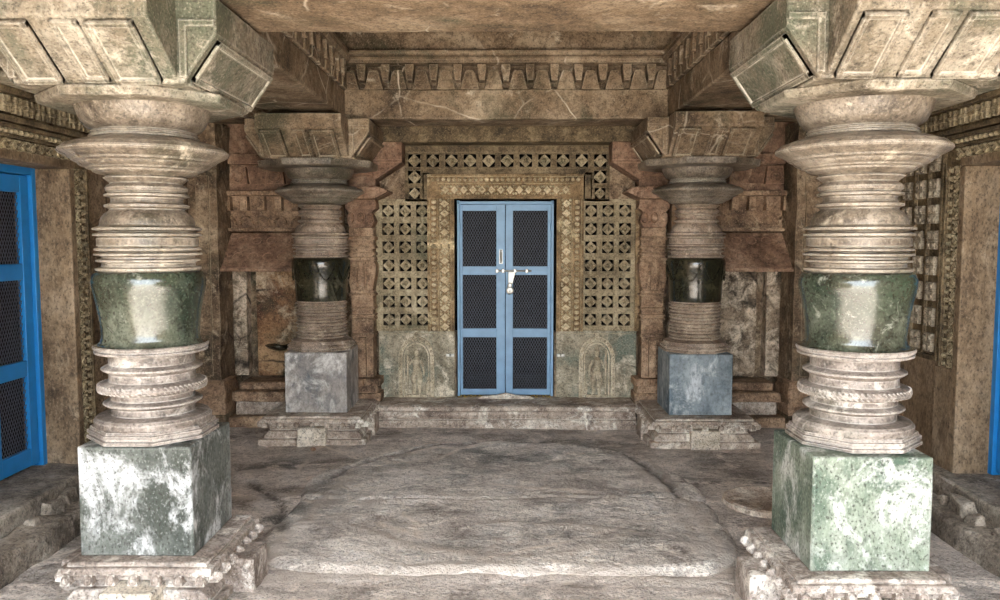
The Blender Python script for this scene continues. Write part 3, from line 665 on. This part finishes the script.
# pilasters beside the lattice screens
def sq(mb, prof_, cx, y0, y1, hw0=0):
    for (za, zb, hw, tp) in prof_: mb.box(cx-hw, cx+hw, y0-(hw-.1), y1, za, zb, tp, tp if tp < .03 else .03)
for cx, lab in ((-1.185, 'carved reddish pilaster between the left lattice screen and the far left pillar'), (1.205, 'carved reddish pilaster between the right lattice screen and the far right pillar')):
    t = thing('pilaster', (cx, 6.56, .0), lab, 'pilaster', 'carved pilasters beside the lattice screens')
    b = MB(); y0, y1 = 0, .2
    sq(b, [(.17, .24, .15, 0), (.24, .30, .13, .01), (.30, .36, .15, 0)], 0, y0, y1)
    b.build('pilaster_base', M['pilaster'], t, bevel=.006, cut=.1, rough=.006)
    for k in range(5):
        tt = MB(); tt.box(-.15+.06*k+.006, -.15+.06*k+.05, -.075, -.04, .305, .355, .006, 0); tt.build('base_tooth', M['pilaster'], t, bevel=.006)
    s = MB(); sq(s, [(.36, .70, .085, 0), (.70, .73, .1, .004), (.73, .84, .09, 0), (.84, .86, .108, .004), (.86, .875, .095, 0), (.875, .89, .108, .004), (.89, .93, .09, 0), (.93, .95, .108, .006), (.95, 1.04, .092, 0), (1.04, 1.06, .11, .004), (1.06, 1.085, .096, 0)], 0, y0, y1)
    s.box(-.03, .03, -.03, 0.02, .37, .70); s.build('pilaster_shaft', M['pilaster'], t, bevel=.004)
    v = MB(); v.prism([(-.09, 1.085), (.09, 1.085), (.105, 1.16), (.12, 1.25), (.118, 1.30), (.1, 1.33), (-.1, 1.33), (-.118, 1.30), (-.12, 1.25), (-.105, 1.16)], 'y', -.015, y1)
    v.tube([(-.03, -.012, 1.09), (-.04, -.03, 1.2), (-.03, -.02, 1.32)], .014, 8); v.tube([(.03, -.012, 1.09), (.04, -.03, 1.2), (.03, -.02, 1.32)], .014, 8)
    v.build('vase_moulding', M['pilaster'], t, bevel=.005)
    c = MB(); sq(c, [(1.33, 1.36, .11, .003), (1.36, 1.375, .095, 0), (1.375, 1.40, .112, .003), (1.40, 1.43, .095, 0), (1.43, 1.455, .112, .003), (1.455, 1.5, .1, 0), (1.5, 1.53, .115, .004), (1.53, 1.6, .1, 0)], 0, y0, y1)
    c.build('ring_moulding', M['pilaster'], t, bevel=.004)
    cp = MB()
    cp.prism([(-.09, 1.6), (.09, 1.6), (.115, 1.66), (.085, 1.72), (.13, 1.76), (.12, 1.83), (-.12, 1.83), (-.13, 1.76), (-.085, 1.72), (-.115, 1.66)], 'y', -.02, y1)
    for k in range(3): cp.ball((-.08+.08*k, -.025, 1.68), (.034, .02, .045), 8, 6); 
    cp.build('leaf_capital', M['red'], t, bevel=.005)
    e = MB(); e.prism([(-.13, 1.83), (-.24, 1.885), (-.235, 1.9), (-.15, 1.93), (.15, 1.93), (.235, 1.9), (.24, 1.885), (.13, 1.83)], 'y', -.13, y1)
    for k in range(3): e.ball((-.12+.12*k, -.13, 1.91), (.045, .014, .018), 8, 5)
    e.build('flared_cornice', M['red'], t, bevel=.006)
    u = MB(); u.box(-.13, .13, -.03, y1, 1.93, 2.02); u.box(-.16, .16, -.05, y1, 2.02, 2.06); u.box(-.12, .12, -.03, y1, 2.06, 2.41)
    u.build('upper_block', M['red'], t, bevel=.006)
for sx, x0_, lab in ((1, -1.07, 'reddish stone corbel at the left end of the lattice frieze'), (-1, 1.085, 'reddish stone corbel at the right end of the lattice frieze')):
    b = MB(); b.prism([(0, 1.99), (0.02*sx, 1.985), (.235*sx, 2.125), (.235*sx, 2.285), (0, 2.285)], 'y', -.12, .18)
    b.box(min(0, .235*sx), max(0, .235*sx), -.128, .18, 2.12, 2.14)
    tag(b.build('wall_corbel', M['red'], loc=(x0_, 6.6, 0), bevel=.006, cut=.1, rough=.004), lab, 'corbel', 'wall corbels beside the frieze')

# ------------------------------------------------------------------ aisle end walls
for sgn in (-1, 1):
    side = 'left' if sgn < 0 else 'right'
    def X(a, b): return (min(sgn*a, sgn*b), max(sgn*a, sgn*b))
    # wall slabs with dark gaps between them
    for (a, b, z0, z1, m, lab) in ((2.33, 2.17, .36, 1.36, 'slab_pale', 'narrow weathered wall slab next to the corner pilaster in the %s aisle'), (2.09, 1.36, .36, 1.36, 'slab_orange' if sgn < 0 else 'slab_pale', 'broad stained wall slab under the eave behind the far %s pillar')):
        xa, xb = X(a, b)
        tag(MB().box(xa, xb, 6.66, 6.79, z0, z1).build('wall_slab', M[m], bevel=.008, cut=.08, rough=.01, seed=sgn*2+a), lab % side, 'slab', 'upright slabs of the aisle end walls')
    t = thing('niche_eave', (sgn*1.9, 6.6, 1.28), 'sloping reddish carved stone eave on the end wall of the %s aisle' % side, 'eave', 'sloping eaves of the aisle ends')
    e = MB(); o = sgn*1.9; xa, xb = -.5, .5
    ex = [(-.56, 0), (.5, 0), (.5, .28), (-.36, .28)] if sgn < 0 else [(-.5, 0), (.56, 0), (.36, .28), (-.5, .28)]
    vs = []
    for (x, z), y in zip(ex, (-.24, -.24, .02, .02)): vs.append((x, y, z))
    vs += [(x, y+.05, z-.03) for (x, y, z) in vs[:2]]+[(x, .14, z) for (x, y, z) in vs[2:4]]
    vs += [(ex[0][0]+(.14 if sgn < 0 else 0), .14, -.03), (ex[1][0]-(.14 if sgn > 0 else 0), .14, -.03)]
    e.add(vs, [(0, 1, 2, 3), (0, 4, 5, 1), (3, 2, 6, 7), (4, 8, 9, 5), (8, 7, 6, 9), (0, 3, 7, 8, 4), (1, 5, 9, 6, 2)])
    e.build('eave_slab', M['red'], t, bevel=.005, cut=.1, rough=.004)
    r = MB(); sl = Matrix.Rotation(-math.atan2(.26, .28), 4, 'X')
    for row, z in ((0, .215), (1, .09)):
        for k in range(7):
            x = -.38+.12*k; n = len(r.v)
            ring = [(math.cos(2*PI*q/12)*.038, 0, math.sin(2*PI*q/12)*.038) for q in range(13)]
            r.tube(ring if row == 0 else ring[:9], .006, 5)
            r.xform(Matrix.Translation((x, -.24+.26*z/.28-.004, z)) @ sl, n)
    r.build('carved_rings', M['red'], t)
    st = MB(); st.box(-.5, .5, -.27, -.2, -.03, 0.0); st.build('eave_lip', M['red'], t, bevel=.006)
    # dentil frieze over the eave
    t = thing('dentil_frieze', (sgn*1.86, 6.62, 1.57), 'carved dentil frieze with small arches above the eave of the %s aisle' % side, 'frieze', 'dentil friezes of the aisle ends')
    b = MB(); b.box(-.5, .5, -.0, .16, .0, .33); b.box(-.48, .48, -.07, .1, 0, .03); b.box(-.5, .5, -.09, .1, .29, .33)
    b.build('frieze_band', M['pilaster'], t, bevel=.006)
    dn = MB()
    for k in range(7):
        x = -.42+.14*k
        dn.box(x-.03, x+.03, -.075, .02, .17, .285, .004, .0); dn.box(x-.02, x+.02, -.085, -.06, .19, .25)
        n = len(dn.v)
        dn.tube([(math.cos(PI*q/8)*.05, 0, math.sin(PI*q/8)*.07) for q in range(9)], .013, 6); dn.xform(Matrix.Translation((x, -.01, .05)), n)
    dn.build('dentil_block', M['pilaster'], t, bevel=.004)
    # stacked mouldings above the frieze
    b = MB(); xa, xb = X(2.36, 1.36); b.box(xa, xb, 6.6, 6.8, 1.9, 1.96); b.box(xa, xb, 6.66, 6.8, 1.96, 2.12); b.box(xa, xb, 6.58, 6.8, 2.12, 2.2); b.box(xa, xb, 6.65, 6.8, 2.2, 2.62)
    for k in range(3):
        x = sgn*(2.2-.3*k); b.box(x-.08, x+.08, 6.6, 6.7, 1.96, 2.1, .02, .01); b.ball((x, 6.6, 2.02), (.05, .02, .045), 8, 6)
    tag(b.build('cornice_course', M['red'], bevel=.008, cut=.12, rough=.006, seed=sgn), 'stacked reddish cornice stones under the ceiling at the end of the %s aisle' % side, 'cornice', 'cornice stones of the aisle ends')
    # stepped plinth
    t = thing('stepped_plinth', (sgn*1.85, 6.55, 0), 'worn stepped stone plinth at the end of the %s aisle behind the pillar' % side, 'plinth', 'stepped plinths of the aisle ends')
    for nm, a0, a1, y0, y1, z0, z1 in (('bottom_course', -.43, .05, -.20, .2, -.03, .075), ('middle_course', -.36, .05, -.11, .2, .075, .19), ('cyma_course', -.38, .05, -.15, .2, .19, .27), ('shelf_course', -.34, .05, -.06, .2, .27, .335)):
        lo, hi = (a0, a1) if sgn < 0 else (-a1, -a0)
        MB().box(lo, hi, y0, y1, z0, z1, .0, .015 if nm != 'shelf_course' else 0).build(nm, M['pilaster'] if nm != 'middle_course' else M['pedestal_far'], t, bevel=.012, cut=.09, rough=.012, seed=z0*20)
    # corner half-pillar
    t = thing('corner_pilaster', (sgn*2.385, 6.42, 0), 'dark weathered corner pilaster with bulging foot at the far end of the %s wall' % side, 'pilaster', 'corner pilasters')
    fo = MB(); fo.lathe([(-.03, .2), (.1, .2), (.11, .19)], 4, PI/4); fo.build('foot_block', M['wall'], t, bevel=.01, cut=.08, rough=.006)
    fo = MB(); fo.lathe([(.11, .215), (.2, .222), (.215, .205), (.235, .2), (.27, .225), (.32, .222), (.355, .2), (.375, .212), (.385, .205)], 4, PI/4); fo.build('bulging_base', M['pilaster'], t, bevel=.008)
    fo = MB(); fo.box(-.115, .115, -.115, .2, .38, 2.42); fo.box(-.05, .05, -.135, .0, .42, 2.0); fo.build('pilaster_shaft', M['wall'], t, bevel=.012, cut=.07, rough=.012, seed=sgn*4)

# dark dish on the shelf behind the far left pillar
ds = MB(); ds.lathe([(0, .02), (.006, .045), (.024, .09), (.045, .115), (.05, .115), (.046, .105), (.026, .078), (.014, .03)], 28)
tag(ds.build('stone_dish', M['pot_far'], loc=(-1.875, 6.565, .585)), 'small dark stone dish jutting from the wall slab left of the far left pillar', 'dish')

# ------------------------------------------------------------------ side walls with their doors
def side_wall(sgn, X0, jy, lab):
    """jy: y of the far jamb of the doorway; wall face at X0; everything built in a frame where +x runs away from the room"""
    side = 'left' if sgn < 0 else 'right'
    def B(mb, a0, a1, y0, y1, z0, z1):                  # a: distance behind the wall face
        xa, xb = X0+sgn*a0, X0+sgn*a1; mb.box(min(xa, xb), max(xa, xb), y0, y1, z0, z1)
    ny = jy-.92
    w = MB()
    B(w, 0.02, .3, WALLF, ny-.26, -.05, 2.62); B(w, .02, .3, jy+.24, 6.95, -.05, 2.62); B(w, .02, .3, ny-.26, jy+.24, 2.1, 2.62)  # unseen stretch in front of the roof is added to cut lateral light
    B(w, .1, .3, ny-.26, ny-.05, -.05, 2.1); B(w, .1, .3, jy+.05, jy+.24, -.05, 2.1); B(w, .1, .3, ny-.05, jy+.05, 1.95, 2.1)
    struct(w.build('wall_'+side, M['wall'], bevel=.006, cut=.3, rough=.006), 'weathered %s wall of the hall' % side, 'wall')
    # smooth jamb stones and soffit
    for nm, args, wh in (('jamb_stone', (-.022, .3, jy-.008, jy+.05, .205, 1.90), 'far'), ('jamb_stone', (-.022, .3, ny-.05, ny+.008, .205, 1.90), 'near'), ('soffit_stone', (-.022, .3, ny-.05, jy+.05, 1.90, 1.95), 'top')):
        j = MB(); B(j, *args)
        tag(j.build(nm, M['brown'], bevel=.006), 'smooth brown stone lining the %s side of the %s doorway' % (wh, side), 'jamb', 'stones lining the side doorways')
    # carved surround
    rz = -PI/2 if sgn > 0 else PI/2
    # local x of surround: for the right wall (rz=-90) x -> -y ; facing -y -> -x
    if sgn > 0: loc = (X0-.0, jy, 0)
    else: loc = (X0+.0, ny, 0)
    surround(loc, rz, .92, 1.91, .2, .17, .22 if sgn < 0 else .78, 'carved stone surround of the %s blue door' % side, (M['carved_dark'], M['lattice']))
    if sgn > 0:
        b = MB(); B(b, -.02, .1, jy, jy+.23, .2, .78); B(b, -.0, .1, jy+.23, jy+1.4, .0, .8)
        tag(b.build('stone_slab', M['brown'], bevel=.008, cut=.12, rough=.006), 'plain brown slab below the flower-carved panel on the right wall', 'slab')
        t = thing('carved_wall_panel', (X0-.01, jy+.24+.95, .80), 'dark wall panel with rows of pale carved flowers behind the near right pillar', 'panel', rz=-PI/2)
        g_, f_ = MB(), MB(); g_.box(0, .97, .02, .075, 0, 1.3)
        for i in range(7): g_.box(.0+.155*i, .022+.155*i, 0, .03, 0, 1.3)
        g_.box(0, .97, -.012, .05, 1.27, 1.3); g_.box(0, .97, -.012, .05, 0, .03)
        for i in range(6):
            for k in range(8):
                cx, cz = .0885+.155*i, .1+.15*k
                for ux in (-1, 1):
                    for uz in (-1, 1):
                        f_.box(cx+ux*.026-.02, cx+ux*.026+.02, -.012, .03, cz+uz*.03-.024, cz+uz*.03+.024, .004, .004)
                        f_.ball((cx+ux*.026, -.012, cz+uz*.03), (.013, .008, .016), 6, 4)
                f_.box(cx-.008, cx+.008, -.008, .03, cz-.055, cz+.055); f_.box(cx-.045, cx+.045, -.008, .03, cz-.008, cz+.008)
        g_.build('carved_panel', M['carved_dark'], t, bevel=.003)
        f_.build('carved_flowers', M['pale_flower'], t, bevel=.003)
    # frieze band of small carved figures and sloping eave over it
    t = thing('carved_wall_frieze', (X0, jy-.4, 2.1), 'dark band of small carved shapes above the %s blue door' % side, 'frieze', 'carved friezes above the side doors')
    b = MB(); L0, L1 = -1.1, 1.1
    def lb(mb, a0, a1, y0, y1, z0, z1): mb.box(min(sgn*a0, sgn*a1), max(sgn*a0, sgn*a1), y0, y1, z0, z1)
    lb(b, .0, .05, L0, L1, 0, .145); lb(b, -.03, .05, L0, L1, -.012, .016); lb(b, -.04, .05, L0, L1, .125, .155)
    b.build('frieze_band', M['carved_dark'], t, bevel=.004)
    c = MB()
    for k in range(22):
        y = L0+.05+.1*k
        lb(c, -.025, .01, y-.03, y-.008, .03, .115); lb(c, -.025, .01, y+.008, y+.03, .03, .115); lb(c, -.03, .01, y-.035, y+.035, .062, .082)
    c.build('carved_figures', M['lattice'], t, bevel=.004)
    e = MB(); e.prism([(sgn*-.16, .155), (sgn*-.17, .175), (sgn*.05, .3), (sgn*.05, .155)], 'y', L0, L1)
    e.build('sloping_ledge', M['greenpanel'], t, bevel=.006, cut=.15, rough=.008)
    # door
    t = thing('door_2' if sgn < 0 else 'door_3', (X0+sgn*.19, jy-.46, .21), 'bright blue wire-panelled door in the %s wall' % side, 'door', None, 'structure')
    fr_ = MB()
    def db(mb, a0, a1, y0, y1, z0, z1): mb.box(min(sgn*a0, sgn*a1), max(sgn*a0, sgn*a1), y0, y1, z0, z1)
    H = 1.7
    for s_ in (-1, 1): db(fr_, -.02, .05, s_*.46-.045 if s_ > 0 else -.46, .46 if s_ > 0 else -.415, 0, H)
    db(fr_, -.02, .05, -.415, .415, H-.05, H)
    fr_.build('door_frame', M['blue_side'], t, bevel=.004)
    for s_ in (-1, 1):
        lf = MB(); y0, y1 = (.004, .412) if s_ > 0 else (-.412, -.004)
        for (u0, u1) in ((y0, y0+.075), (y1-.075, y1)): db(lf, 0, .035, u0, u1, .02, H-.055)
        for (z0, z1) in ((.02, .12), (.53, .62), (1.07, 1.16), (H-.15, H-.055)): db(lf, .003, .032, y0+.07, y1-.07, z0, z1)
        lo = lf.build('door_leaf', M['blue_side'], t, bevel=.004)
        for (z0, z1) in ((.12, .53), (.62, 1.07), (1.16, H-.15)):
            wm = MB(); wire(wm, y1-y0-.15, z1-z0); 
            wm.xform(Matrix.Translation((sgn*.018, y0+.075, z0)) @ Matrix.Rotation(PI/2, 4, 'Z')); wm.build('wire_mesh', M['wire'], lo)
        hn = MB(); hn.tube([(sgn*-.005, s_*.045, .92), (sgn*-.04, s_*.045, .93), (sgn*-.04, s_*.045, 1.04), (sgn*-.005, s_*.045, 1.05)], .006, 8); hn.build('handle', M['steel'], lo)
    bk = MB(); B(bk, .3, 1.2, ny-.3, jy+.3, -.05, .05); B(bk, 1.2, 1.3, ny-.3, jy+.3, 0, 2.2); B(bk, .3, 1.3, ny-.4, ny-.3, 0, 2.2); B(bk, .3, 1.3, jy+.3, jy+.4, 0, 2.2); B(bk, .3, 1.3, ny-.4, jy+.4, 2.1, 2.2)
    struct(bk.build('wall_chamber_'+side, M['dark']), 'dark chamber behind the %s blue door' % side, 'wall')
    # sill and broken step
    s = MB(); B(s, -.12, .34, ny-.3, jy+.5, -.03, .205)
    tag(s.build('door_sill', M['wall_grey'], bevel=.015, cut=.07, rough=.018, seed=sgn*3), 'worn grey stone sill under the %s blue door' % side, 'sill', 'sills of the side doors')
    s = MB(); B(s, -.3, -.12, ny-.4, jy+.35, -.03, .115)
    tag(s.build('broken_step', M['wall_grey'], bevel=.02, cut=.04, rough=.04, seed=sgn*5), 'rough broken stone step below the sill of the %s blue door' % side, 'step', 'broken steps of the side doors')
    for k in range(5):
        y = jy-.78+.2*k+.06*random.random(); r = .035+.03*random.random()
        rk = MB(); rk.box(-r*.8, r*.8, -r*1.2, r*1.2, -r*.7, r*.7, .012, .012)
        tag(rk.build('carved_fragment', M['wall_grey'], loc=(X0-sgn*(.15+.06*random.random()), y, .105+r*.6), bevel=.008, cut=.02, rough=.04, seed=k+sgn*9), 'broken stone lump on the step before the %s door, %s from the camera' % (side, ('first', 'second', 'third', 'fourth', 'fifth')[k]), 'stone', 'broken stone lumps by the %s door' % side)

def wire(mb, w, h, dx=.0225, dz=.042, t=.0019):
    """expanded metal: two families of diagonal strips clipped to w x h, in the x-z plane"""
    sl = dz/dx
    for fam in (1, -1):
        n = int((w+h/sl)/dx)+2
        for k in range(n+1):
            c = k*dx                                # where the line meets z=0 (fam 1 leans left going up)
            x_a, x_b = c, c-h/sl
            za, zb = 0, h
            if x_a > w: za = (x_a-w)*sl; x_a = w
            if x_b < 0: zb = c*sl; x_b = 0
            if za >= zb-1e-4: continue
            p, q = (x_a, za), (x_b, min(zb, h))
            if fam < 0: p, q = (w-p[0], p[1]), (w-q[0], q[1])
            y = 0.0012*fam
            mb.add([(p[0]-t, y-.001, p[1]), (p[0]+t, y-.001, p[1]), (q[0]+t, y-.001, q[1]), (q[0]-t, y-.001, q[1]),
                    (p[0]-t, y+.001, p[1]), (p[0]+t, y+.001, p[1]), (q[0]+t, y+.001, q[1]), (q[0]-t, y+.001, q[1])],
                   [(0, 1, 2, 3), (7, 6, 5, 4), (0, 3, 7, 4), (1, 5, 6, 2)])
side_wall(-1, WL, 4.53, '')
side_wall(1, WR, 4.38, '')

# ------------------------------------------------------------------ middle door
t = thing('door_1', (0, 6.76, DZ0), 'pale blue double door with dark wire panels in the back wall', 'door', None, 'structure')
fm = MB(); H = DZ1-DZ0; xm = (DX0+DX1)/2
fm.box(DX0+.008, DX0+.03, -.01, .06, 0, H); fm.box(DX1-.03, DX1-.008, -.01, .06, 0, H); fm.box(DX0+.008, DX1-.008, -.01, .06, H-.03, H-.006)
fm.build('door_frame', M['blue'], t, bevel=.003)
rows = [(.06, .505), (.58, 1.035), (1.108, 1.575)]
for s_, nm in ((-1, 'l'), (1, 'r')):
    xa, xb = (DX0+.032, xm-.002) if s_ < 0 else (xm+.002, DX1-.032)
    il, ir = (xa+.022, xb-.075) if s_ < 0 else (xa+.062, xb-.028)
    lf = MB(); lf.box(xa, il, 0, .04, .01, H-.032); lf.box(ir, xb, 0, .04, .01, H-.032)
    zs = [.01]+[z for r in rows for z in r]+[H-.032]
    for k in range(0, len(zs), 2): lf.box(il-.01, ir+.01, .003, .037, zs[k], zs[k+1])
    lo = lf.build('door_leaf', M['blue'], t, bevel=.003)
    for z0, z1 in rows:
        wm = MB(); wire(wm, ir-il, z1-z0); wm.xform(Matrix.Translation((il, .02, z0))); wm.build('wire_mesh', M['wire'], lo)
    if s_ < 0:
        hn = MB(); hn.box(-.014, .014, -.006, 0, 1.13, 1.25); hn.tube([(0, -.004, 1.14), (0, -.03, 1.15), (0, -.03, 1.23), (0, -.004, 1.24)], .008, 8)
        hn.xform(Matrix.Translation((xb-.036, 0, 0))); hn.build('pull_handle', M['steel'], lo)
    hg = MB()
    for z in (.2, .8, 1.4): hg.tube([((xa if s_ < 0 else xb), -.006, z), ((xa if s_ < 0 else xb), -.006, z+.07)], .007, 8)
    hg.build('hinge', M['blue'], lo)
bo = MB(); bo.tube([(xm-.085, -.02, 1.07), (xm+.22, -.02, 1.07)], .008, 8)
for x in (xm-.07, xm-.02, xm+.08, xm+.18): bo.box(x-.012, x+.012, -.03, 0, 1.055, 1.085)
bo.tube([(xm+.03, -.02, 1.07), (xm+.03, -.045, 1.07)], .006, 8)
bo.build('sliding_bolt', M['steel'], t, bevel=.002)
ha = MB(); ha.prism([(xm+.025, 1.06), (xm+.085, 1.06), (xm+.07, 1.0), (xm+.05, .93), (xm+.025, .93)], 'y', -.018, -.01); ha.build('hasp', M['steel'], t, bevel=.002)
pk = thing('padlock', (xm+.038, 6.735, 1.075), 'round steel padlock hanging from the bolt of the middle blue door', 'padlock')
a = MB(); a.lathe([(-.016, .02), (-.014, .029), (-.004, .033), (.004, .033), (.014, .029), (.016, .02)], 24); a.xform(Matrix.Rotation(PI/2, 4, 'X')); a.build('lock_body', M['steel'], pk)
a = MB(); a.tube([(-.017, 0, .02)]+[(-.017*math.cos(PI*k/8), 0, .045+.017*math.sin(PI*k/8)) for k in range(9)]+[(.017, 0, .02)], .004, 8); a.build('shackle', M['steel'], pk)
a = MB(); a.box(-.003, .003, -.02, -.015, -.012, .006); a.build('keyhole', M['wire'], pk)
for sx, lab in ((DX0-.05, 'small whitened iron hook on the wall left of the middle door'), (DX1+.05, 'small whitened iron hook on the wall right of the middle door')):
    hk = MB(); hk.box(-.035, .035, -.012, .002, -.012, .012); hk.tube([(0, -.01, 0), (0, -.035, 0), (.0, -.04, .012)], .006, 7)
    tag(hk.build('wall_hook', M['steel'], loc=(sx, 6.698, .53), bevel=.002), lab, 'hook', 'hooks beside the middle door')
pt = MB()
for k in range(70):
    x = random.uniform(DX0+.02, DX1-.02); y = random.uniform(6.66, 6.75); n = len(pt.v)
    pt.ball((0, 0, 0), (.008, .006, .0025), 6, 4); pt.xform(Matrix.Translation((x, y, .178)) @ Matrix.Rotation(random.random()*3, 4, 'Z') @ Matrix.Rotation(random.uniform(-.5, .5), 4, 'X'), n)
tag(pt.build('flower_petals', M['petal']), 'scattered yellow flower petals along the threshold of the middle door', 'petals', None, 'stuff')
pb_ = MB(); pb_.ball((0, 0, .012), (.02, .016, .014), 8, 6)
tag(pb_.build('pebble', M['red'], loc=(-1.38, 5.62, -.004), rough=.006), 'small reddish pebble on the floor before the far left pedestal', 'pebble')
